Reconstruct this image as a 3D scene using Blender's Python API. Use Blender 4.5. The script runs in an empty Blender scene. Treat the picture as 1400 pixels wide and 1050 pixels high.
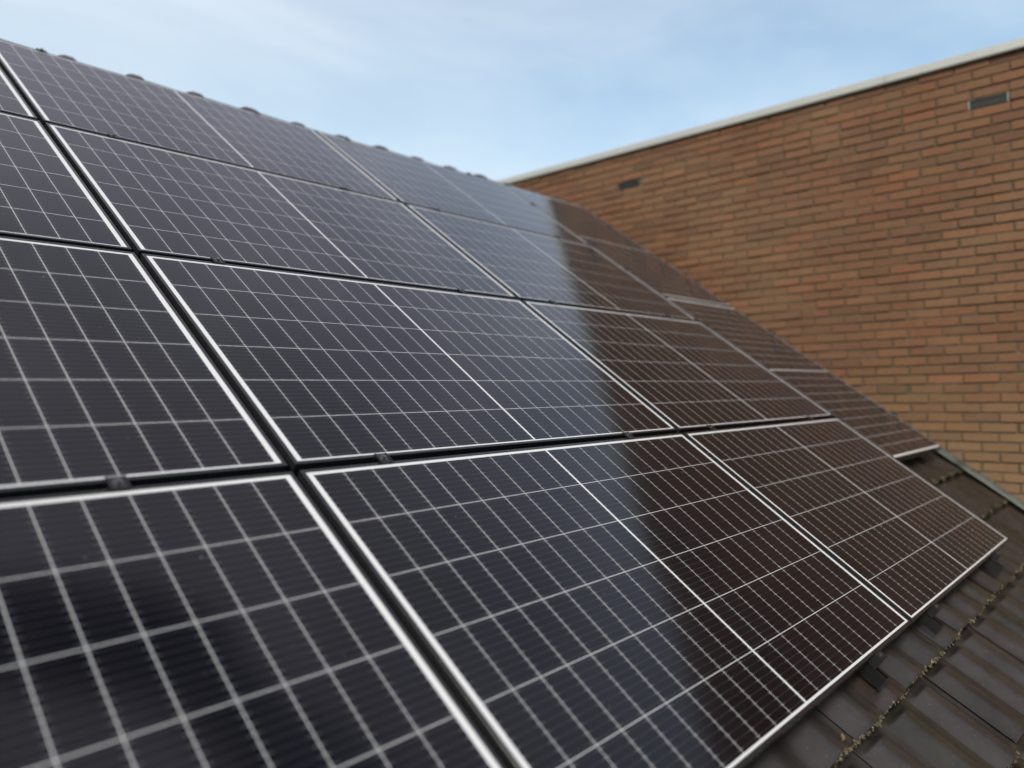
import bpy, bmesh, math, random
from mathutils import Vector, Matrix, Euler, noise as mnoise
random.seed(7)
scene = bpy.context.scene
COL = scene.collection

# ------------------------------------------------------------------ frame of reference
# roof frame: u along the ridge (right), v down the slope, d depth below the panels' top face
PITCH = math.radians(36.0)
CA, SA = math.cos(PITCH), math.sin(PITCH)
Z0 = 7.0                                     # height of the panel field's top edge
def W(u, v, d=0.0):
    return Vector((u, -(v * CA - d * SA), Z0 - v * SA - d * CA))
def D(u, v, d):                              # direction
    return W(u, v, d) - W(0, 0, 0)
ROOF_ROT = Matrix((D(1, 0, 0), D(0, -1, 0), D(0, 0, -1))).transposed()   # local x=u, y=up slope, z=outward

# ------------------------------------------------------------------ camera
cam_d = bpy.data.cameras.new("camera"); cam = bpy.data.objects.new("camera", cam_d); COL.objects.link(cam)
R0 = (0.66642051, 0.61345069, -0.42374751)
R1 = (-0.00142309, 0.56939467, 0.82206306)
R2 = (0.74557473, -0.54723666, 0.38032929)
cx, cy, cz = D(*R0), -D(*R1), -D(*R2)
m = Matrix((cx, cy, cz)).transposed().to_4x4()
m.translation = W(-0.94576681, 4.17219912, -1.00605227)
cam.matrix_world = m
cam_d.sensor_width = 36.0
cam_d.lens = 1044.87 / 1400 * 36.0
cam_d.clip_start = 0.02; cam_d.clip_end = 3000
cam_d.dof.use_dof = True
cam_d.dof.focus_distance = 2.35
cam_d.dof.aperture_fstop = 1.25
scene.camera = cam

# ------------------------------------------------------------------ light
SUN_EL = math.radians(36)
SUN_AZ = math.radians(245)                   # clockwise from +Y (up the slope)
sdir = Vector((math.sin(SUN_AZ) * math.cos(SUN_EL), math.cos(SUN_AZ) * math.cos(SUN_EL), math.sin(SUN_EL)))
sun_d = bpy.data.lights.new("sun", 'SUN'); sun = bpy.data.objects.new("sun", sun_d); COL.objects.link(sun)
sun_d.energy = 1.85; sun_d.angle = math.radians(10); sun_d.color = (1.0, 0.92, 0.79)
sun.rotation_euler = sdir.to_track_quat('Z', 'Y').to_euler()
sun.location = (0, 0, 30)

world = bpy.data.worlds.new("World"); scene.world = world; world.use_nodes = True
nt = world.node_tree; nt.nodes.clear()
def N(nt, t, **k):
    n = nt.nodes.new(t)
    for a, b in k.items(): setattr(n, a, b)
    return n
sky = N(nt, 'ShaderNodeTexSky', sky_type='NISHITA', sun_disc=False)
sky.sun_elevation = SUN_EL; sky.sun_rotation = SUN_AZ
sky.altitude = 10; sky.air_density = 1.0; sky.dust_density = 2.2; sky.ozone_density = 1.0
tc = N(nt, 'ShaderNodeTexCoord')
mp = N(nt, 'ShaderNodeMapping'); mp.inputs['Scale'].default_value = (1.0, 1.5, 3.6)
mp.inputs['Rotation'].default_value = (0.12, -0.22, 0.5); mp.inputs['Location'].default_value = (0.35, 0.1, 0.2)
nz = N(nt, 'ShaderNodeTexNoise'); nz.inputs['Scale'].default_value = 1.5; nz.inputs['Detail'].default_value = 6
nz.inputs['Roughness'].default_value = 0.55; nz.inputs['Distortion'].default_value = 0.6
cr = N(nt, 'ShaderNodeValToRGB')
cr.color_ramp.elements[0].position = 0.34; cr.color_ramp.elements[0].color = (0.24, 0.24, 0.24, 1)
cr.color_ramp.elements[1].position = 0.72; cr.color_ramp.elements[1].color = (0.66, 0.66, 0.66, 1)
mx = N(nt, 'ShaderNodeMix', data_type='RGBA')
mx.inputs['B'].default_value = (4.35, 5.0, 5.45, 1)
bg = N(nt, 'ShaderNodeBackground'); bg.inputs['Strength'].default_value = 0.13
out = N(nt, 'ShaderNodeOutputWorld')
L = nt.links.new
def wm(op, a, b=0.0, clamp=False):
    n = N(nt, 'ShaderNodeMath', operation=op); n.use_clamp = clamp
    for i, v in enumerate((a, b)):
        if hasattr(v, 'links'): L(v, n.inputs[i])
        else: n.inputs[i].default_value = v
    return n.outputs[0]
def wv(op, a, b=None, o=0):
    n = N(nt, 'ShaderNodeVectorMath', operation=op)
    for i, v in enumerate((a, b)):
        if v is None: continue
        if hasattr(v, 'links'): L(v, n.inputs[i])
        else: n.inputs[i].default_value = v
    return n.outputs[o]
L(tc.outputs['Generated'], mp.inputs['Vector']); L(mp.outputs['Vector'], nz.inputs['Vector'])
L(nz.outputs['Fac'], cr.inputs['Fac'])
sx = N(nt, 'ShaderNodeSeparateXYZ'); L(tc.outputs['Generated'], sx.inputs[0])
# the veil thickens towards the horizon and away from the wall
low = wm('MULTIPLY', wm('SUBTRACT', 0.36, sx.outputs[2]), 1.7, True)
left = wm('MULTIPLY', wm('SUBTRACT', sx.outputs[1], 0.45), 0.55, True)
high = wm('MULTIPLY', wm('SUBTRACT', sx.outputs[2], 0.50), 1.6, True)
fac = wm('ADD', wm('ADD', wm('ADD', cr.outputs['Color'], low), left), wm('MULTIPLY', high, 0.5), True)
# two clear lanes between the high clouds
nd = N(nt, 'ShaderNodeTexNoise'); nd.inputs['Scale'].default_value = 5.0; nd.inputs['Detail'].default_value = 3
L(tc.outputs['Generated'], nd.inputs['Vector'])
pp = wv('ADD', tc.outputs['Generated'], wv('MULTIPLY', wv('SUBTRACT', nd.outputs['Color'], (0.5, 0.5, 0.5)), (0.10, 0.10, 0.10)))
def lane(A, B, rad, soft):
    A, B = Vector(A), Vector(B); AB = B - A
    rel = wv('SUBTRACT', pp, tuple(A))
    t = wm('DIVIDE', wv('DOT_PRODUCT', rel, tuple(AB), 1), AB.length_squared, True)
    sc = N(nt, 'ShaderNodeVectorMath', operation='SCALE'); sc.inputs[0].default_value = tuple(AB); L(t, sc.inputs['Scale'])
    d = wv('LENGTH', wv('SUBTRACT', rel, sc.outputs[0]), None, 1)
    return wm('DIVIDE', wm('SUBTRACT', rad + soft, d), soft, True)
g1 = lane((0.20, 0.09, 0.975), (0.40, 0.0, 0.915), 0.040, 0.032)
g1b = lane((0.40, 0.0, 0.915), (0.53, -0.24, 0.81), 0.034, 0.032)
gap = wm('MAXIMUM', g1, g1b)
fac = wm('MULTIPLY', fac, wm('SUBTRACT', 1.0, gap))
tint = N(nt, 'ShaderNodeMix', data_type='RGBA', blend_type='MULTIPLY'); tint.inputs['Factor'].default_value = 1.0
tint.inputs['B'].default_value = (0.84, 0.98, 0.95, 1)
L(sky.outputs['Color'], tint.inputs['A'])
deep = wm('SUBTRACT', 1.0, wm('MULTIPLY', wm('SUBTRACT', sx.outputs[2], 0.60), 2.2, True))
deep = wm('MAXIMUM', deep, 0.25)
L(fac, mx.inputs['Factor'])
cb = N(nt, 'ShaderNodeMix', data_type='RGBA'); cb.inputs['A'].default_value = (4.35, 5.0, 5.5, 1); cb.inputs['B'].default_value = (4.7, 4.55, 5.3, 1)
L(wm('MULTIPLY', wm('SUBTRACT', sx.outputs[2], 0.38), 3.0, True), cb.inputs['Factor']); L(cb.outputs['Result'], mx.inputs['B'])
dk = wv('MULTIPLY', tint.outputs['Result'], None)
L(deep, dk.node.inputs[1])
L(dk, mx.inputs['A']); L(mx.outputs['Result'], bg.inputs['Color'])
L(bg.outputs['Background'], out.inputs['Surface'])

scene.view_settings.view_transform = 'Standard'; scene.view_settings.look = 'None'
scene.view_settings.exposure = 0.55; scene.view_settings.gamma = 1.0

# ------------------------------------------------------------------ node helpers
class Mat:
    def __init__(s, name, rough=0.5, **k):
        s.m = bpy.data.materials.new(name); s.m.use_nodes = True; s.t = s.m.node_tree; s.t.nodes.clear()
        s.o = s.n('ShaderNodeOutputMaterial'); s.b = s.n('ShaderNodeBsdfPrincipled')
        s.l(s.b.outputs[0], s.o.inputs['Surface']); s.b.inputs['Roughness'].default_value = rough
        for a, v in k.items(): s.b.inputs[a.replace('_', ' ')].default_value = v
    def n(s, t, **k): return N(s.t, t, **k)
    def l(s, a, b): s.t.links.new(a, b)
    def put(s, sock, v):
        if hasattr(v, 'is_linked') or hasattr(v, 'links'): s.l(v, sock)
        else: sock.default_value = v
    def math(s, op, a, b=0.0, c=None):
        n = s.n('ShaderNodeMath', operation=op); s.put(n.inputs[0], a)
        if b is not None: s.put(n.inputs[1], b)
        if c is not None: s.put(n.inputs[2], c)
        return n.outputs[0]
    def mix(s, f, a, b, blend='MIX'):
        n = s.n('ShaderNodeMix', data_type='RGBA', blend_type=blend)
        s.put(n.inputs['Factor'], f); s.put(n.inputs['A'], a); s.put(n.inputs['B'], b); return n.outputs['Result']
    def noise(s, scale, detail=4, rough=0.5, vec=None, dim='3D', stretch=None):
        n = s.n('ShaderNodeTexNoise'); n.inputs['Scale'].default_value = scale
        n.inputs['Detail'].default_value = detail; n.inputs['Roughness'].default_value = rough
        if vec is None: vec = s.n('ShaderNodeTexCoord').outputs['Object']
        if stretch:
            mp = s.n('ShaderNodeMapping'); mp.inputs['Scale'].default_value = stretch; s.l(vec, mp.inputs[0]); vec = mp.outputs[0]
        s.l(vec, n.inputs['Vector']); return n.outputs['Fac']
    def ramp(s, f, *stops):
        n = s.n('ShaderNodeValToRGB'); e = n.color_ramp.elements
        while len(e) < len(stops): e.new(0.5)
        for i, (p, c) in enumerate(stops):
            e[i].position = p; e[i].color = (c, c, c, 1) if isinstance(c, (int, float)) else (*c, 1)
        s.l(f, n.inputs[0]); return n.outputs[0]
    def bump(s, h, strength=0.5, dist=0.002):
        n = s.n('ShaderNodeBump'); n.inputs['Strength'].default_value = strength; n.inputs['Distance'].default_value = dist
        s.l(h, n.inputs['Height']); s.l(n.outputs[0], s.b.inputs['Normal'])
    def color(s, c): s.put(s.b.inputs['Base Color'], c)

PL, PW = 1.698, 0.996                        # panel length and width
GAP = 0.020
# --- laminate: half-cut cells under textured glass
M = Mat('solar_glass', 0.10, IOR=1.42, Sheen_Weight=0.06, Sheen_Roughness=0.3)
M.b.inputs['Sheen Tint'].default_value = (0.94, 0.94, 1.0, 1)
tcn = M.n('ShaderNodeTexCoord'); sp = M.n('ShaderNodeSeparateXYZ'); M.l(tcn.outputs['Object'], sp.inputs[0])
X, Y = sp.outputs[0], sp.outputs[1]
MID, MX, MT, MB = 0.0065, 0.0235, 0.0185, 0.0150
pxs = (PL / 2 - MX - MID / 2) / 10; pys = (PW - MT - MB) / 6
ax = M.math('SUBTRACT', M.math('ABSOLUTE', X), MID / 2)
ix = M.math('DIVIDE', ax, pxs); fx = M.math('MULTIPLY', M.math('FRACT', ix), pxs)
yy = M.math('ADD', Y, PW / 2 - MB); iy = M.math('DIVIDE', yy, pys); fy = M.math('MULTIPLY', M.math('FRACT', iy), pys)
dx = M.math('MINIMUM', fx, M.math('SUBTRACT', pxs, fx)); dy = M.math('MINIMUM', fy, M.math('SUBTRACT', pys, fy))
cell = M.math('MULTIPLY', M.math('GREATER_THAN', dx, 0.00072), M.math('GREATER_THAN', dy, 0.0008))
ins = M.math('MULTIPLY', M.math('MULTIPLY', M.math('GREATER_THAN', ax, 0.0), M.math('LESS_THAN', ix, 10.0)),
             M.math('MULTIPLY', M.math('GREATER_THAN', yy, 0.0), M.math('LESS_THAN', iy, 6.0)))
cell = M.math('MULTIPLY', cell, ins)
# nine ribbons per cell, brighter where they dive between cells
bb = M.math('FRACT', M.math('DIVIDE', fy, pys / 9)); bb = M.math('ABSOLUTE', M.math('SUBTRACT', bb, 0.5))
bus = M.math('LESS_THAN', bb, 0.028)
near = M.math('SUBTRACT', 1.0, M.math('MULTIPLY', dx, 1 / 0.014), None); near = M.math('MAXIMUM', near, 0.0)
busv = M.math('MULTIPLY', bus, M.math('ADD', 0.07, M.math('MULTIPLY', near, 0.75)))
# tone differs a little from cell to cell
idx = M.n('ShaderNodeCombineXYZ'); oi = M.n('ShaderNodeObjectInfo')
M.l(M.math('FLOOR', M.math('DIVIDE', X, pxs)), idx.inputs[0]); M.l(M.math('FLOOR', iy), idx.inputs[1])
M.l(M.math('MULTIPLY', oi.outputs['Random'], 31.0), idx.inputs[2])
wn = M.n('ShaderNodeTexWhiteNoise'); M.l(idx.outputs[0], wn.inputs['Vector'])
cellc = M.mix(wn.outputs['Value'], (0.0016, 0.0014, 0.0028, 1), (0.0040, 0.0034, 0.0062, 1))
cellc = M.mix(busv, cellc, (0.42, 0.42, 0.41, 1))
base = M.mix(cell, (0.67, 0.67, 0.66, 1), cellc)
# thin film of dust
du = M.ramp(M.noise(3.0, 6, 0.6), (0.35, 0.0), (0.8, 0.008))
base = M.mix(du, base, (0.30, 0.28, 0.25, 1))
spk = M.ramp(M.noise(90, 2, 0.5), (0.76, 0.0), (0.80, 0.25))
base = M.mix(spk, base, (0.45, 0.43, 0.40, 1))
M.color(base)
M.put(M.b.inputs['Roughness'], M.ramp(M.noise(2.2, 5, 0.6), (0.3, 0.085), (0.75, 0.15)))
M.bump(M.noise(2.6, 2, 0.4), 0.22, 0.004)
GLASS = M.m
# --- black anodised frame
M = Mat('black_anodised', 0.32, Metallic=0.0); M.color((0.016, 0.016, 0.017, 1))
M.put(M.b.inputs['Roughness'], M.ramp(M.noise(60, 3), (0.3, 0.18), (0.8, 0.32))); FRAME = M.m
M = Mat('black_coated_steel', 0.3)
M.color(M.mix(M.noise(70, 4), (0.006, 0.006, 0.006, 1), (0.016, 0.016, 0.016, 1))); CLAMP = M.m
M = Mat('rail_black', 0.45); M.color((0.003, 0.003, 0.003, 1)); RAILM = M.m
M = Mat('steel_bolt', 0.32, Metallic=1.0); M.color(M.mix(M.noise(200, 2), (0.10, 0.10, 0.10, 1), (0.30, 0.30, 0.30, 1))); BOLT = M.m
M = Mat('plastic_cap_vent_shade', 0.6); M.color((0.010, 0.010, 0.010, 1)); CAPM = M.m
# --- glazed roof tiles
M = Mat('roof_tile', 0.35, IOR=1.45, Coat_Weight=0.22, Coat_Roughness=0.11)
at = M.n('ShaderNodeVertexColor', layer_name='tint')
n1 = M.noise(9, 6, 0.65); n2 = M.noise(55, 5, 0.6); n3 = M.noise(2.6, 5, 0.7)
c = M.mix(M.ramp(n1, (0.35, 0.0), (0.7, 1.0)), (0.022, 0.0185, 0.0165, 1), (0.042, 0.036, 0.032, 1))
c = M.mix(0.9, c, at.outputs['Color'], 'MULTIPLY')
c = M.mix(M.ramp(n3, (0.54, 0.0), (0.72, 0.4)), c, (0.035, 0.032, 0.020, 1))        # algae
c = M.mix(M.ramp(M.noise(26, 6, 0.7), (0.64, 0.0), (0.76, 0.5)), c, (0.055, 0.032, 0.018, 1))   # rust-brown dirt
c = M.mix(M.ramp(M.noise(160, 2, 0.5), (0.71, 0.0), (0.76, 0.7)), c, (0.22, 0.20, 0.14, 1))    # lichen specks
M.color(c)
M.put(M.b.inputs['Roughness'], M.ramp(n2, (0.3, 0.30), (0.75, 0.46)))
M.bump(M.math('ADD', M.noise(18, 4, 0.6), M.math('MULTIPLY', M.noise(220, 3), 0.10)), 0.22, 0.006); TILE = M.m
M = Mat('moss', 0.95); M.color(M.ramp(M.noise(120, 4, 0.7), (0.34, (0.030, 0.021, 0.012)), (0.54, (0.11, 0.088, 0.048)), (0.68, (0.36, 0.325, 0.20))))
M.bump(M.noise(700, 3), 0.8, 0.002); MOSS = M.m
M = Mat('dry_leaf', 0.8); M.color(M.ramp(M.noise(90, 3), (0.35, (0.10, 0.05, 0.02)), (0.65, (0.32, 0.19, 0.08)))); LEAF = M.m
# --- lead and zinc
M = Mat('lead_flashing', 0.55, Metallic=0.3)
M.color(M.ramp(M.noise(14, 6, 0.7), (0.3, (0.07, 0.073, 0.066)), (0.7, (0.16, 0.168, 0.15))))
M.bump(M.noise(20, 4), 0.5, 0.006); LEAD = M.m
M = Mat('coping_metal', 0.45, Metallic=0.1)
cc = M.mix(M.noise(3, 6, 0.7), (0.31, 0.31, 0.29, 1), (0.42, 0.42, 0.39, 1))
cc = M.mix(M.ramp(M.noise(7, 6, 0.75, stretch=(1, 6, 0.6)), (0.55, 0.0), (0.8, 0.45)), cc, (0.25, 0.24, 0.21, 1))
M.color(cc); COPING = M.m
M = Mat('zinc', 0.45, Metallic=0.7); M.color(M.mix(M.noise(12, 5), (0.22, 0.23, 0.24, 1), (0.38, 0.39, 0.40, 1))); ZINC = M.m
# --- brick and mortar
M = Mat('brick', 0.85)
at = M.n('ShaderNodeVertexColor', layer_name='tint')
n1 = M.noise(28, 6, 0.65)
c = M.mix(0.75, at.outputs['Color'], M.ramp(n1, (0.25, (0.78, 0.75, 0.72)), (0.75, (1.12, 1.10, 1.07))), 'MULTIPLY')
c = M.mix(M.ramp(M.noise(1.1, 6, 0.62), (0.44, 0.0), (0.74, 0.12)), c, (0.33, 0.24, 0.135, 1))      # ochre grime
c = M.mix(M.ramp(M.noise(1.6, 6, 0.65, stretch=(1, 2.2, 0.5)), (0.62, 0.0), (0.84, 0.12)), c, (0.26, 0.175, 0.11, 1))
sz = M.n('ShaderNodeSeparateXYZ'); M.l(M.n('ShaderNodeTexCoord').outputs['Object'], sz.inputs[0])
lowz = M.math('MULTIPLY', M.math('SUBTRACT', 5.95, M.math('ADD', sz.outputs[2], M.math('MULTIPLY', M.noise(0.9, 5, 0.6), 0.9))), 1.1)
lowz = M.math('MULTIPLY', M.math('MINIMUM', M.math('MAXIMUM', lowz, 0.0), 1.0), 0.30)
c = M.mix(lowz, c, (0.285, 0.222, 0.118, 1))
c = M.mix(M.ramp(M.noise(75, 3, 0.6), (0.66, 0.0), (0.74, 0.6)), c, (0.20, 0.10, 0.06, 1))
M.color(c); M.bump(M.math('ADD', n1, M.math('MULTIPLY', M.noise(190, 4, 0.7), 0.5)), 0.6, 0.003); BRICK = M.m
M = Mat('mortar', 0.95)
c = M.ramp(M.noise(22, 6, 0.7), (0.3, (0.06, 0.045, 0.026)), (0.6, (0.10, 0.078, 0.048)), (0.8, (0.26, 0.21, 0.14)))
M.color(c); M.bump(M.noise(240, 4), 0.6, 0.003); MORTAR = M.m
M = Mat('vent_plastic', 0.6); M.color((0.010, 0.010, 0.010, 1)); VENT = M.m
M = Mat('render_wall', 0.9); M.color(M.mix(M.noise(4, 6), (0.24, 0.14, 0.09, 1), (0.30, 0.18, 0.12, 1))); HWALL = M.m
M = Mat('felt', 0.9); M.color((0.03, 0.03, 0.03, 1)); FELT = M.m
M = Mat('ground', 0.95); M.color(M.ramp(M.noise(0.4, 8, 0.65), (0.35, (0.05, 0.07, 0.025)), (0.65, (0.10, 0.11, 0.05)))); GROUND = M.m

# ------------------------------------------------------------------ mesh helpers
def link(name, bm, mats, parent=None, smooth=False, loc=None, rot=None):
    me = bpy.data.meshes.new(name); bm.to_mesh(me); bm.free()
    for mt in (mats if isinstance(mats, (list, tuple)) else [mats]): me.materials.append(mt)
    if smooth:
        for p in me.polygons: p.use_smooth = True
    o = bpy.data.objects.new(name, me); COL.objects.link(o)
    if parent: o.parent = parent
    if loc is not None: o.location = loc
    if rot is not None: o.rotation_euler = rot
    return o
def empty(name, loc, rot3=None):
    o = bpy.data.objects.new(name, None); COL.objects.link(o); o.empty_display_size = 0.1
    m = (rot3.to_4x4() if rot3 else Matrix.Identity(4)); m.translation = loc; o.matrix_world = m
    return o
def tag(o, label=None, cat=None, group=None, kind=None):
    if label: o['label'] = label
    if cat: o['category'] = cat
    if group: o['group'] = group
    if kind: o['kind'] = kind
    return o
def box(bm, x0, x1, y0, y1, z0, z1, bev=0.0, mi=0):
    vs = [bm.verts.new((x, y, z)) for z in (z0, z1) for y in (y0, y1) for x in (x0, x1)]
    fs = [bm.faces.new([vs[i] for i in q]) for q in ((0, 2, 3, 1), (4, 5, 7, 6), (0, 1, 5, 4), (2, 6, 7, 3), (0, 4, 6, 2), (1, 3, 7, 5))]
    for f in fs: f.material_index = mi
    if bev > 0:
        es = {e for f in fs for e in f.edges}
        bmesh.ops.bevel(bm, geom=list(es), offset=bev, segments=2, profile=0.7, affect='EDGES')
    return vs
def cyl(bm, p0, p1, r, n=12, r2=None):
    p0, p1 = Vector(p0), Vector(p1); r2 = r if r2 is None else r2
    q = (p1 - p0).to_track_quat('Z', 'Y')
    a = [bm.verts.new(p0 + q @ Vector((r * math.cos(t), r * math.sin(t), 0))) for t in (2 * math.pi * i / n for i in range(n))]
    b = [bm.verts.new(p1 + q @ Vector((r2 * math.cos(t), r2 * math.sin(t), 0))) for t in (2 * math.pi * i / n for i in range(n))]
    for i in range(n): bm.faces.new((a[i], a[(i + 1) % n], b[(i + 1) % n], b[i]))
    bm.faces.new(a[::-1]); bm.faces.new(b)
def copy_tree(o, parent=None):
    c = o.copy(); COL.objects.link(c)
    if parent: c.parent = parent
    for ch in [k for k in bpy.data.objects if k.parent == o]:
        cc = copy_tree(ch, c); cc.matrix_parent_inverse = ch.matrix_parent_inverse.copy()
    return c

# ------------------------------------------------------------------ ground
bm = bmesh.new(); s = 900
bm.faces.new([bm.verts.new(p) for p in ((-s, -s, 0), (s, -s, 0), (s, s, 0), (-s, s, 0))])
tag(link('ground', bm, GROUND), kind='structure')

# ------------------------------------------------------------------ the tiled house
UW = 4.72                                     # the brick wall's face
RU0 = -7.0
CREST = 0.074                                 # depth of the tile crests under the panels' top face
TW = 0.2235; GAUGE = 0.2955; VC0 = 3.872      # tile cover width, course gauge, one course's lower edge
V_RIDGE, V_EAVE = -0.30, VC0 + GAUGE * 5
house = empty('tiled_house', Vector((0, 0, 0)))
tag(house, 'house under a pitched roof of dark glazed wavy tiles that carries the panels', 'house')

def prof(x):                                  # 0 at the crest, positive down, x in tile widths
    t = x - math.floor(x)
    # broad roll, narrow trough near the overlap at the tile's edge
    q = 0.5 - 0.5 * math.cos(2 * math.pi * (t - 0.42))
    return 0.031 * q ** 1.1
bm = bmesh.new(); lay = bm.loops.layers.color.new('tint')
U0T = 1.30                                    # a tile joint falls here
ncol0 = math.floor((RU0 - U0T) / TW); ncol1 = math.floor((UW - 0.02 - U0T) / TW)
ncourse = int((V_EAVE - V_RIDGE) / GAUGE) + 1
edge_pts = []
for ci in range(ncourse):
    vl = V_EAVE - ci * GAUGE; vu = max(vl - GAUGE - 0.05, V_RIDGE)
    fine = vl > 3.3
    if vl < V_RIDGE + 0.1: break
    for ti in range(ncol0, ncol1 + 1):
        u0 = U0T + ti * TW
        if not fine and (ti % 1): continue
        nx = 18 if (fine and u0 > 0) else 8
        w = TW
        if u0 + w > UW - 0.01: w = UW - 0.01 - u0
        jz = random.uniform(-0.002, 0.002); jv = random.uniform(-0.005, 0.005); jt = random.uniform(-0.003, 0.003)
        g = random.uniform(0.82, 1.18); tint = (g * random.uniform(0.96, 1.10), g, g * random.uniform(0.90, 1.04), 1)
        rows = [(vl + jv, 0.024), (vl + jv, 0.0065), (vl + jv - 0.0015, 0.0030), (vl + jv - 0.005, 0.0006), (vl + jv - 0.012, -0.0010), (vl + jv - 0.03, 0.0), (vl - 0.12, 0.0), (vl - GAUGE + 0.055, 0.0), (vl - GAUGE + 0.040, -0.0015), (vl - GAUGE + 0.032, -0.0012), (vl - GAUGE + 0.027, 0.002), (vl - GAUGE + 0.022, 0.008), (vl - GAUGE + 0.015, 0.013), (vu, 0.013)]
        grid = []
        for (v, dd) in rows:
            k = (vl - v) / GAUGE
            row = []
            for i in range(nx + 1):
                x = i / nx * w / TW
                base = CREST + prof(x * 0.998 + 0.0005) + 0.030 * k + jz + jt * (x - .5)
                hd = dd * max(0.0, 1.4 - 50 * prof(x * 0.998 + 0.0005)) if v < vl - 0.15 else dd
                row.append(bm.verts.new(W(u0 + w * i / nx, v, base + hd)))
            grid.append(row)
        if fine:
            for i in range(nx + 1):
                x = i / nx * w / TW
                edge_pts.append((u0 + w * i / nx, vl + jv, CREST + prof(x * 0.998 + 0.0005) + jz, ci))
        for a, b in zip(grid, grid[1:]):
            for i in range(nx):
                f = bm.faces.new((a[i], a[i + 1], b[i + 1], b[i])); f.smooth = True
                for lp in f.loops: lp[lay] = tint
roof = link('roof_tiles', bm, TILE, house)
# boarding below the tiles, back slope, house body
bm = bmesh.new()
def quad(bm, *ps):
    return bm.faces.new([bm.verts.new(p) for p in ps])
dB = CREST + 0.062
def slab(bm, u0, u1, v0, v1, d0, d1):
    vs = [bm.verts.new(W(u, v, d)) for d in (d0, d1) for v in (v0, v1) for u in (u0, u1)]
    for q in ((0, 2, 3, 1), (4, 5, 7, 6), (0, 1, 5, 4), (2, 6, 7, 3), (0, 4, 6, 2), (1, 3, 7, 5)): bm.faces.new([vs[i] for i in q])
slab(bm, RU0, UW - 0.004, V_RIDGE + 0.02, V_EAVE - 0.03, dB, dB + 0.05)
link('roof_boarding', bm, FELT, house)
rp = W(0, V_RIDGE, CREST + 0.02)
yr, zr = rp.y, rp.z
bm = bmesh.new(); lay = bm.loops.layers.color.new('tint')
# back slope: courses as stepped sheets with the same roll
for ci in range(18):
    a0 = 0.02 + ci * 0.30; a1 = a0 + 0.34
    nxx = int((UW - 0.02 - RU0) / (TW / 6)); prev = None
    g = random.uniform(0.9, 1.1)
    for i in range(nxx + 1):
        u = RU0 + i * TW / 6; h = prof((u - U0T) / TW)
        p = Vector((u, yr + a0 * CA, zr - a0 * SA - h - 0.018)); q = Vector((u, yr + a1 * CA, zr - a1 * SA - h))
        r = q - Vector((0, 0, 0.018))
        vs = [bm.verts.new(p), bm.verts.new(q), bm.verts.new(r)]
        if prev:
            for k in (0, 1):
                f = bm.faces.new((prev[k], vs[k], vs[k + 1], prev[k + 1])); f.smooth = True
                for lp in f.loops: lp[lay] = (g, g, g, 1)
        prev = vs
link('back_roof_tiles', bm, TILE, house)
# body of the house
bm = bmesh.new()
pe = W(0, V_EAVE - 0.45, dB + 0.07); yb = yr + 17.6 * 0.30 * CA
x0, x1 = RU0 + 0.25, UW - 0.006
A = [(pe.y, 0.02), (pe.y, pe.z), (yr, zr - 0.20), (yb - 0.3, pe.z), (yb - 0.3, 0.02)]
l = [bm.verts.new((x0, y, z)) for y, z in A]; r = [bm.verts.new((x1, y, z)) for y, z in A]
bm.faces.new(l); bm.faces.new(r[::-1])
for i in range(5): bm.faces.new((l[i], r[i], r[(i + 1) % 5], l[(i + 1) % 5]))
link('house_wall', bm, HWALL, house)
# gutter
bm = bmesh.new(); gp = W(0, V_EAVE + 0.03, CREST + 0.05); n = 10; prev = None
for i in range(n + 1):
    t = math.pi * i / n
    vs = [bm.verts.new((x, gp.y - 0.03 - 0.07 * math.cos(t) - 0.0, gp.z - 0.02 - 0.07 * math.sin(t))) for x in (RU0, UW - 0.01)]
    if prev: bm.faces.new((prev[0], prev[1], vs[1], vs[0]))
    prev = vs
gt = link('gutter', bm, ZINC, house, smooth=True)
md = gt.modifiers.new('t', 'SOLIDIFY'); md.thickness = 0.004
# side flashing: a tray on the tiles and an upstand on the wall, dressed in overlapping lengths
bm = bmesh.new()
v = V_RIDGE + 0.05
while v < V_EAVE:
    v1 = min(v + 0.55, V_EAVE + 0.02); nn = 8
    rows = []
    for i in range(nn + 1):
        vv = v + (v1 - v) * i / nn + 0.0
        top = 0.066 + 0.004 * math.sin(vv * 21) + 0.003 * mnoise.noise(Vector((vv * 6, 0, 0)))
        e = 0.0015 * (i / nn)
        wob = 0.003 * mnoise.noise(Vector((vv * 9, 3, 0)))
        rows.append([bm.verts.new(W(UW - 0.003 - e, vv, top)), bm.verts.new(W(UW - 0.005 - e, vv, CREST - 0.018)),
                     bm.verts.new(W(UW - 0.012 - e, vv, CREST - 0.008 + wob)), bm.verts.new(W(UW - 0.045 + wob, vv, CREST - 0.004 - e)),
                     bm.verts.new(W(UW - 0.075 + wob, vv, CREST + 0.004))])
    for a, b in zip(rows, rows[1:]):
        for i in range(4): bm.faces.new((a[i], a[i + 1], b[i + 1], b[i])).smooth = True
    v += 0.54
fl = link('side_flashing', bm, LEAD, house); md = fl.modifiers.new('t', 'SOLIDIFY'); md.thickness = 0.002
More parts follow.
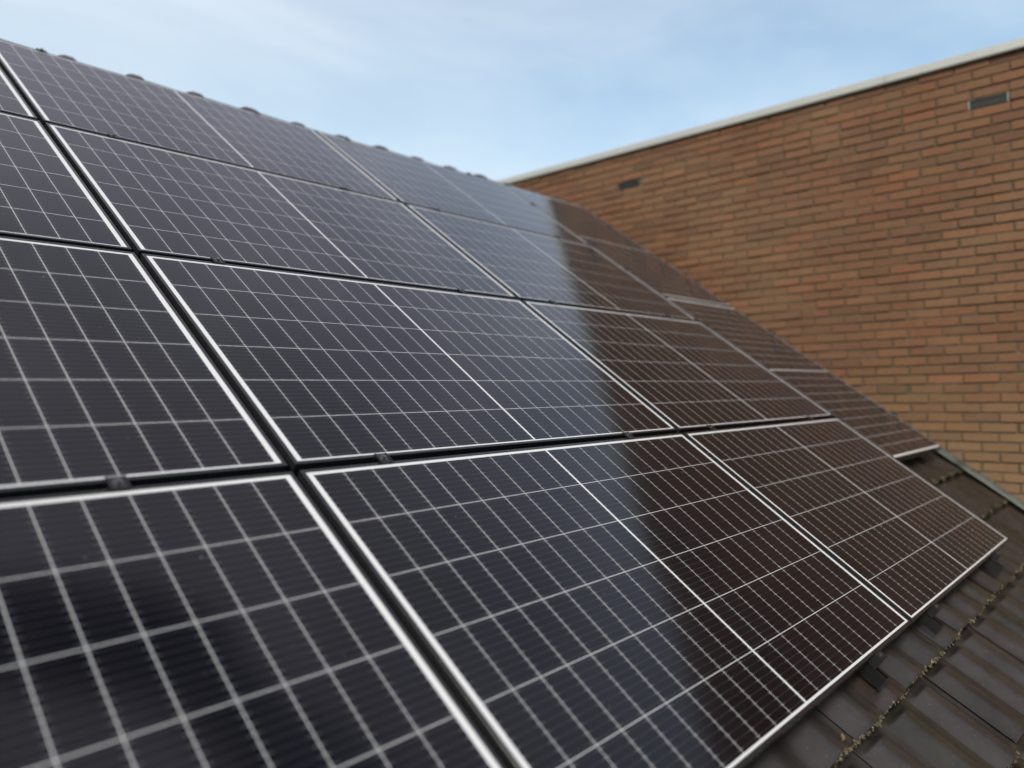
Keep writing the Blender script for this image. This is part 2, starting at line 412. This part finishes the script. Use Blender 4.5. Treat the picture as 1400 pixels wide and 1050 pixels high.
# ridge tiles with collars
def ridge_bm():
    bm = bmesh.new(); nseg = 12; Lr = 0.333
    prev = None
    for (x, r, dz) in ((0.000, 0.118, 0), (0.000, 0.132, 0), (0.012, 0.139, 0), (0.050, 0.139, 0), (0.060, 0.130, 0), (0.066, 0.121, 0), (Lr + 0.02, 0.113, 0)):
        ring = []
        for i in range(nseg + 1):
            t = math.radians(-8 + 196 * i / nseg)
            ring.append(bm.verts.new((x, r * math.cos(t), r * 0.72 * math.sin(t))))
        if prev:
            for i in range(nseg): bm.faces.new((prev[i], prev[i + 1], ring[i + 1], ring[i])).smooth = True
        prev = ring
    lay = bm.loops.layers.color.new('tint')
    for f in bm.faces:
        for lp in f.loops: lp[lay] = (1, 1, 1, 1)
    return bm
RT = link('ridge_tile', ridge_bm(), TILE, house)
RIDGE_Z = zr - 0.076
k0 = int((RU0 - 0.436) / 0.3325)
for k in range(k0, 13):
    o = RT if k == k0 else RT.copy()
    if k != k0: COL.objects.link(o); o.parent = house
    o.location = (0.436 - 0.03 + 0.3325 * k, yr, RIDGE_Z + random.uniform(-0.004, 0.004))
    o.rotation_euler = (random.uniform(-.02, .02), random.uniform(-.008, .008), random.uniform(-.008, .008))

# moss along the lower edges of the courses, one mass nobody could count
bm = bmesh.new()
ico = bmesh.new(); bmesh.ops.create_icosphere(ico, subdivisions=1, radius=1.0)
iv = [v.co.copy() for v in ico.verts]; iff = [[v.index for v in f.verts] for f in ico.faces]; ico.free()
def lump(p, r, flat=0.6):
    q = Euler([random.uniform(0, 6.28) for _ in range(3)]).to_matrix()
    vs = []
    for c in iv:
        c2 = (q @ c) * random.uniform(0.65, 1.25); c2.z *= flat
        vs.append(bm.verts.new(p + ROOF_ROT @ (c2 * r)))
    for f in iff: bm.faces.new([vs[i] for i in f])
for (u, v, d, ci) in edge_pts:
    if v > 5.2 or u < -0.6: continue
    dens = mnoise.noise(Vector((u * 3.1, v * 5, 1.7))) * 0.8 + mnoise.noise(Vector((u * 14, v * 5, 4.7))) * 0.7 + 0.55
    for k in range(12):
        if random.random() > dens * 0.55: continue
        uu = u + random.uniform(-0.008, 0.008)
        r = random.choice((0.0012, 0.0018, 0.0026, 0.0045)) * random.uniform(0.7, 1.3) * (0.6 + max(0, dens) * 0.7)
        lump(W(uu, v + random.gauss(0.0, 0.0035), d + random.uniform(-0.001, 0.016)), r)
    if random.random() < 0.22 * dens:          # crumbs on the tile
        lump(W(u + random.uniform(-.02, .02), v - abs(random.gauss(0, 0.03)), d - 0.000 + random.uniform(0.0, 0.002)), random.uniform(0.001, 0.003), 0.4)
for k in range(260):                          # moss tuft by the flashing
    vv = random.uniform(3.5, 5.2)
    if mnoise.noise(Vector((vv * 4, 9, 0))) < 0.12: continue
    lump(W(UW - 0.010 - abs(random.gauss(0, 0.012)), vv, CREST - 0.016 + random.uniform(-0.006, 0.006)), random.uniform(0.002, 0.006))
tag(link('moss', bm, MOSS), 'yellow green moss crumbling along the lower edges of the tiles', 'moss', kind='stuff')

# a few dry leaves on the tiles
def leaf_bm():
    bm = bmesh.new(); pts = []
    n = 7
    rows = []
    for i in range(n + 1):
        t = i / n; w = 0.0065 * math.sin(math.pi * min(1, t * 0.95 + 0.03)) ** 0.8 + 0.0004
        z = 0.003 * math.sin(t * 3.0)
        rows.append([bm.verts.new((t * 0.032 - 0.016, y * w, z + abs(y) * 0.003)) for y in (-1, -.5, 0, .5, 1)])
    for a, b in zip(rows, rows[1:]):
        for i in range(4): bm.faces.new((a[i], a[i + 1], b[i + 1], b[i]))
    return bm
LB = None
for (u, v, rz, sc, lab) in ((1.02, 4.135, 0.4, 1.0, 'small curled brown leaf on the tile beside the nearest rail end'),
                            (2.95, 4.30, 2.0, 1.5, 'larger dry brown leaf lying on the tiles near the right edge'),
                            (0.62, 4.13, 1.2, 0.5, 'tiny pale leaf fragment on the tile at the bottom of the picture')):
    bmx = leaf_bm(); o = link('dry_leaf', bmx, LEAF, smooth=True)
    x = (u - U0T) / TW; k = 0.4
    vl = VC0 + GAUGE * math.ceil((v - VC0) / GAUGE)
    d = CREST + prof(x) + 0.020 * (vl - v) / GAUGE - 0.003
    m = (ROOF_ROT @ Euler((0.15, 0.1, rz)).to_matrix()).to_4x4() @ Matrix.Scale(sc, 4); m.translation = W(u, v, d); o.matrix_world = m
    tag(o, lab, 'leaf', 'dry leaves on the tiles')

# ------------------------------------------------------------------ the brick building
KW = (UW + 0.9458) / (4.58 + 0.9458)
CAMH, CAMU = 3.9667, -1.6384
def wh(h): return -(CAMH + (h - CAMH) * KW)   # world y of a point measured on the wall
def wz(u): return Z0 + CAMU + (u - CAMU) * KW
bld = empty('brick_building', Vector((UW, 0, 0)))
tag(bld, 'flat roofed building with a tall orange brown brick wall and pale metal coping', 'building')
ZT = wz(0.409)                                # underside of the coping
CH, BL = 0.0632, 0.2065                       # course height, brick module
JH, JL = 0.0105, 0.0095
y_lo, y_hi = -7.4, 7.5
v1y, v2y = wh(3.045), wh(0.40)
zv = wz(0.142)
row0 = int((ZT - 0.02) / CH) + 1
# put a bed joint so that the vents fill one course
zoff = (zv - CH / 2) - round((zv - CH / 2) / CH) * CH
bm = bmesh.new(); lay = bm.loops.layers.color.new('tint')
pal = [(0.415, 0.285, 0.193), (0.41, 0.286, 0.195), (0.42, 0.292, 0.20), (0.405, 0.272, 0.185), (0.415, 0.286, 0.196), (0.428, 0.276, 0.182), (0.405, 0.278, 0.186), (0.42, 0.294, 0.20), (0.424, 0.280, 0.188)]
def brick(y0, y1, z0, z1, col, prot):
    x = UW - prot; e = 0.0035
    j = lambda: random.uniform(-0.0016, 0.0016)
    O = [(y0 + j(), z0 + j()), (y1 + j(), z0 + j()), (y1 + j(), z1 + j()), (y0 + j(), z1 + j())]
    cyy, czz = (y0 + y1) / 2, (z0 + z1) / 2
    back = [bm.verts.new((UW + 0.020, y, z)) for y, z in O]
    mid = [bm.verts.new((x + e * 0.8, y, z)) for y, z in O]
    tl = random.uniform(-0.0015, 0.0015)
    fr = [bm.verts.new((x + tl * (1 if y > cyy else -1) + random.uniform(-.0006, .0006), y - math.copysign(e, y - cyy), z - math.copysign(e, z - czz))) for y, z in O]
    fs = []
    for a, b in ((back, mid), (mid, fr)):
        for i in range(4): fs.append(bm.faces.new((a[(i + 1) % 4], a[i], b[i], b[(i + 1) % 4])))
    fs.append(bm.faces.new((fr[3], fr[2], fr[1], fr[0])))
    for f in fs:
        for lp in f.loops: lp[lay] = (*col, 1)
zi = -1
z = zoff
while z < 0.0: z += CH
rowi = 0
vent_rows = []
while z + 0.02 < ZT:
    rowi += 1
    z1 = min(z + CH - JH, ZT - 0.003)
    is_v = abs(z + CH / 2 - JH / 2 - zv) < CH * 0.5
    offs = (0.5 if rowi % 2 else 0.0) * BL + random.gauss(0, 0.004) + 0.03
    if is_v:
        offs = (v1y - 0.106 - y_lo) % BL; vz0 = z; vz1 = z1
    y = y_lo - BL + (offs % BL); drift = 0
    while y < y_hi:
        a = y + random.gauss(0, 0.0028); b = y + BL - JL + random.gauss(0, 0.0028)
        c = random.choice(pal); g = random.gauss(1, 0.04)
        if random.random() < 0.04: g *= 0.88
        col = tuple(min(1, k * g * random.uniform(0.99, 1.01)) for k in c)
        y += BL
        if is_v and any(a < vy + 0.11 and b > vy - 0.11 for vy in (v1y, v2y)):
            for vy in (v1y, v2y):
                if a < vy + 0.11 and b > vy - 0.11:
                    if a < vy - 0.118 - 0.02: brick(a, vy - 0.118, z, z1, col, 0)
                    if b > vy + 0.118 + 0.02: brick(vy + 0.118, b, z, z1, col, 0)
            continue
        brick(a, b, z, z1, col, random.gauss(0.0, 0.0028))
    z += CH
link('brickwork', bm, BRICK, bld, loc=(-UW, 0, 0))
# mortar backing + volume of the building
bm = bmesh.new()
box(bm, UW + 0.0095, UW + 7.0, y_lo, y_hi, 0.01, ZT - 0.001)
link('mortar_wall', bm, MORTAR, bld, loc=(-UW, 0, 0))
# coping: folded metal edge, in lengths with joints
bm = bmesh.new()
zt2 = wz(0.467)
y = y_lo - 0.02
while y < y_hi:
    y2 = min(y + 2.5, y_hi + 0.02)
    P = [(-0.022, ZT - 0.004), (-0.030, ZT - 0.004), (-0.034, ZT + 0.004), (-0.030, zt2 - 0.012), (-0.022, zt2 - 0.002), (-0.010, zt2), (0.06, zt2 - 0.006), (0.10, zt2 - 0.03), (0.10, ZT + 0.0), (-0.022, ZT + 0.0)]
    for yy0, yy1, ex in ((y + 0.0015, y2 - 0.0015, 0.0),):
        a = [bm.verts.new((UW + px, yy0, pz)) for px, pz in P]; b = [bm.verts.new((UW + px, yy1, pz)) for px, pz in P]
        for i in range(len(P)): bm.faces.new((a[i], a[(i + 1) % len(P)], b[(i + 1) % len(P)], b[i]))
        bm.faces.new(a[::-1]); bm.faces.new(b)
    y += 2.5
link('coping', bm, COPING, bld, loc=(-UW, 0, 0))
bm = bmesh.new(); box(bm, UW + 0.1015, UW + 6.95, y_lo + 0.05, y_hi - 0.05, ZT + 0.003, zt2 - 0.05)
link('flat_roof', bm, FELT, bld, loc=(-UW, 0, 0))
# air vents, one brick each
def make_vent(vy, lab, split):
    e = bpy.data.objects.new('air_vent', None)
    bm = bmesh.new(); h = (vz1 - vz0); w = 0.206
    fr = 0.006
    def ring(bm):
        box(bm, 0.000, 0.03, -w / 2, w / 2, h / 2 - fr, h / 2, 0.0015)
        box(bm, 0.000, 0.03, -w / 2, w / 2, -h / 2, -h / 2 + fr, 0.0015)
        for s in (-1, 1): box(bm, 0.0005, 0.03, s * (w / 2 - fr / 2) - fr / 2, s * (w / 2 - fr / 2) + fr / 2, -h / 2 + fr, h / 2 - fr, 0.001)
    ring(bm)
    if split: box(bm, -0.001, 0.03, -0.012, 0.012, -h / 2 + fr, h / 2 - fr, 0.001)
    f = link('air_vent', bm, VENT, bld, loc=(0.002, vy, (vz0 + vz1) / 2)); tag(f, lab)
    n = 17
    spans = ((-1.0, 0.0), (0.0, 1.0)) if split else ((-1.0, 1.0),)
    for sa, sb in spans:
        bm = bmesh.new()
        for i in range(n):
            yv = -w / 2 + fr + (w - 2 * fr) * (i + 0.5) / n
            if not (sa * w / 2 < yv < sb * w / 2) or (split and abs(yv) < 0.016): continue
            box(bm, 0.0035, 0.0058, yv - 0.0012, yv + 0.0012, -h / 2 + fr * 0.9, h / 2 - fr * 0.9)
        bm2 = bm; box(bm2, 0.0040, 0.0055, (sa * w / 2 + 0.004), (sb * w / 2 - 0.004), h / 2 - fr * 1.6, h / 2 - fr * 0.8)
        link('grille', bm2, VENT, f)
    bm = bmesh.new(); box(bm, 0.0060, 0.0068, -w / 2 + 0.003, w / 2 - 0.003, -h / 2 + 0.003, h / 2 - 0.003)  # near-black sheet behind the slats, standing in for the shade inside the opening
    link('vent_shade_sheet', bm, CAPM, f)
    if split: return
    for s_ in (-1, 1):
        bm = bmesh.new(); box(bm, 0.001, 0.03, s_ * (w / 2 + 0.0045) - 0.0035, s_ * (w / 2 + 0.0045) + 0.0035, -h / 2 - 0.004, h / 2 + 0.004, 0.002)
        link('mortar_collar', bm, PALE, f)
M = Mat('pale_mortar', 0.95); M.color(M.mix(M.noise(60, 4), (0.22, 0.20, 0.17, 1), (0.36, 0.33, 0.29, 1))); PALE = M.m
make_vent(v1y, 'slotted air vent high in the wall at the right edge', False)
make_vent(v2y, 'air vent with two dark openings just above the panels', True)

# ------------------------------------------------------------------ solar panels
def panel_proto():
    root = empty('solar_panel', Vector((0, 0, 0)))
    bm = bmesh.new()
    loops = [(0.022, -0.0350), (0.0, -0.0350), (0.0, -0.0010), (0.0010, 0.0), (0.0088, 0.0), (0.0093, -0.0006), (0.0093, -0.0040)]
    prev = None
    for ins_, z in loops:
        hx, hy = PL / 2 - ins_, PW / 2 - ins_
        ring = [bm.verts.new((x, y, z)) for x, y in ((-hx, -hy), (hx, -hy), (hx, hy), (-hx, hy))]
        if prev:
            for i in range(4): bm.faces.new((prev[i], prev[(i + 1) % 4], ring[(i + 1) % 4], ring[i]))
        prev = ring
    bmesh.ops.recalc_face_normals(bm, faces=bm.faces)
    link('frame', bm, FRAME, root)
    bm = bmesh.new(); box(bm, -PL / 2 + 0.0085, PL / 2 - 0.0085, -PW / 2 + 0.0085, PW / 2 - 0.0085, -0.0065, -0.0018)
    link('cell_sheet', bm, GLASS, root)
    return root
proto = panel_proto(); first = True
PU, PV = PL + GAP, PW + GAP
COLN = {-1: 'left edge', 0: 'middle', 1: 'right'}
labs = {
 (-1, 0): 'solar panel in the top row cut off to a dark sliver by the left edge',
 (-1, 1): 'solar panel second from the top in the column cut by the left edge',
 (-1, 2): 'solar panel third from the top cut by the left edge, its lower part blurred',
 (-1, 3): 'nearest solar panel, in the lower left corner, large and out of focus',
 (0, 0): 'blurred blue grey solar panel along the ridge at upper left, under the first ridge bumps',
 (0, 1): 'sharp solar panel in the second row with its right half turning blurred grey blue',
 (0, 2): 'sharp whole solar panel at the centre left, all its cells crisp and bluish',
 (0, 3): 'large foreground solar panel reaching the bottom edge, half sky and half brick in its reflection',
 (1, 0): 'blurred pale solar panel along the ridge just left of the tip of the brick wall',
 (1, 1): 'blurred second row solar panel, its left half reflecting pale sky and right half brown brick',
 (1, 2): 'brown reflecting solar panel in the third row with a bluish upper left corner',
 (1, 3): 'sharp dark brown solar panel whose pointed lower corner lies on the tiles at right',
}
def place_panel(u, v, portrait, lab, grp):
    global first
    if first: o = proto; first = False
    else: o = copy_tree(proto)
    rot = ROOF_ROT @ Euler((random.gauss(0, 0.0009), random.gauss(0, 0.0007), random.gauss(0, 0.0004) + (math.pi / 2 if portrait else 0))).to_matrix()
    m = rot.to_4x4(); m.translation = W(u, v, random.uniform(0, 0.0006)); o.matrix_world = m
    tag(o, lab, 'solar panel', grp)
for (c, r), lab in labs.items():
    place_panel((c + 0.5) * PU + 0.0, r * PV + PV / 2, False, lab, 'solar panels laid in rows on the roof')
up = 2 * PU + 0.010 + PW / 2
place_panel(up, 0.010 + PL / 2, True, 'upper of the two upright solar panels beside the brick wall', 'upright solar panels by the wall')
place_panel(up, 0.010 + PL / 2 + PU, True, 'lower of the two upright solar panels beside the brick wall, tiles below it', 'upright solar panels by the wall')

# ------------------------------------------------------------------ mounting rails with clamps
def mid_clamp_bm():
    bm = bmesh.new()
    # top plate bridging two frames, folded ends, a channel dropping in the gap
    box(bm, -0.018, 0.018, -0.0175, 0.0175, 0.0006, 0.0040, 0.0010)
    box(bm, -0.021, 0.021, -0.0085, -0.0060, -0.030, 0.0005)
    box(bm, -0.021, 0.021, 0.0060, 0.0085, -0.030, 0.0005)
    for s in (-1, 1): box(bm, s * 0.0165 - 0.0015, s * 0.0165 + 0.0015, -0.017, 0.017, 0.0041, 0.0062, 0.0006)
    return bm
def bolt_bm():
    bm = bmesh.new(); cyl(bm, (0, 0, 0.0042), (0, 0, 0.0100), 0.0062, 14, 0.0058)
    cyl(bm, (0, 0, 0.0040), (0, 0, 0.0050), 0.0095, 16); return bm
def end_clamp_bm():
    bm = bmesh.new()                           # y negative = down slope, frame edge at y=0
    box(bm, -0.020, 0.020, -0.024, 0.008, 0.0006, 0.0040, 0.001)
    box(bm, -0.020, 0.020, -0.0045, -0.0010, -0.034, 0.0005)
    box(bm, -0.020, 0.020, -0.026, -0.0225, -0.036, 0.0030, 0.0005)
    for s in (-1, 1): box(bm, s * 0.0185 - 0.0015, s * 0.0185 + 0.0015, -0.022, -0.005, -0.034, 0.0003)
    return bm
def rail_bm(length, lo=0.050):
    bm = bmesh.new()
    # slotted aluminium section, y from -length (down) to 0
    for (xa, xb, za, zb) in ((-0.019, 0.019, -0.0725, -0.0695), (-0.019, -0.0165, -0.0693, -0.0405), (0.0165, 0.019, -0.0693, -0.0405),
                             (-0.019, -0.0065, -0.0403, -0.0370), (0.0065, 0.019, -0.0403, -0.0370)):
        box(bm, xa, xb, -length, 0, za, zb)
    return bm
def make_rail(u, v0, v1, clamps, lab, grp, along_u=False, ends=True):
    rot = ROOF_ROT if not along_u else ROOF_ROT @ Matrix.Rotation(math.pi / 2, 3, 'Z')
    root = empty('mounting_rail', Vector((0, 0, 0)))
    m = rot.to_4x4(); m.translation = W(u, v0, 0); root.matrix_world = m
    L_ = v1 - v0
    link('rail_bar', rail_bm(L_), RAILM, root)
    if ends:
        for s, y in ((-1, -L_), (1, 0)):
            bm = bmesh.new(); box(bm, -0.0210, 0.0210, min(y, y + s * 0.005) , max(y, y + s * 0.005), -0.0745, -0.0360, 0.0012)
            link('end_cap', bm, CAPM, root)
    for kind, cv in clamps:
        y = -(cv - v0)
        if kind == 'mid':
            c = link('mid_clamp', mid_clamp_bm(), CLAMP, root, loc=(0, y, 0)); link('bolt', bolt_bm(), BOLT, c)
        elif kind == 'low':
            c = link('end_clamp', end_clamp_bm(), CLAMP, root, loc=(0, y, 0)); b = link('bolt', bolt_bm(), BOLT, c, loc=(0, -0.013, 0))
        else:
            c = link('end_clamp', end_clamp_bm(), CLAMP, root, loc=(0, y, 0), rot=(0, 0, math.pi)); b = link('bolt', bolt_bm(), BOLT, c, loc=(0, -0.013, 0))
    return tag(root, lab, 'mounting rail', grp)
rl = {(-1, 0): 'mounting rail hidden under the left column of panels, the left one of its pair',
      (-1, 1): 'mounting rail under the left column, its blurred clamp between the two lowest rows',
      (0, 0): 'mounting rail under the centre column, its clamp left of centre with a visible bolt',
      (0, 1): 'black mounting rail whose end sticks out below the large foreground panel',
      (1, 0): 'black mounting rail whose end shows just right of the lowest gap between panels',
      (1, 1): 'black mounting rail ending near the pointed corner of the rightmost large panel'}
for (c, i), lab in rl.items():
    u = c * PU + (0.25, 1.344)[i]
    cl = [('top', 0.010)] + [('mid', PV * k) for k in (1, 2, 3)] + [('low', 4 * PV - 0.010)]
    make_rail(u, -0.075, 4 * PV + 0.052, cl, lab, 'mounting rails running down the slope')
for v, lab in ((0.36, 'short rail across the upper upright panel near the ridge'), (1.36, 'short rail across the upper upright panel near its lower end'),
               (2.08, 'short rail across the lower upright panel near its upper end'), (3.08, 'short rail across the lower upright panel near its lower end')):
    # local y runs to -u .. use along_u with the start at the right end
    r_ = make_rail(up + PW / 2 + 0.03, v, v + PW + 0.075, [('top', v + 0.03), ('mid', v + 0.03 + PW + GAP / 2)], lab, 'short rails under the upright panels', along_u=True)
    r_.matrix_world = Matrix.Translation(W(up + PW / 2 + 0.03, v, 0)) @ (ROOF_ROT @ Matrix.Rotation(-math.pi / 2, 3, 'Z')).to_4x4()
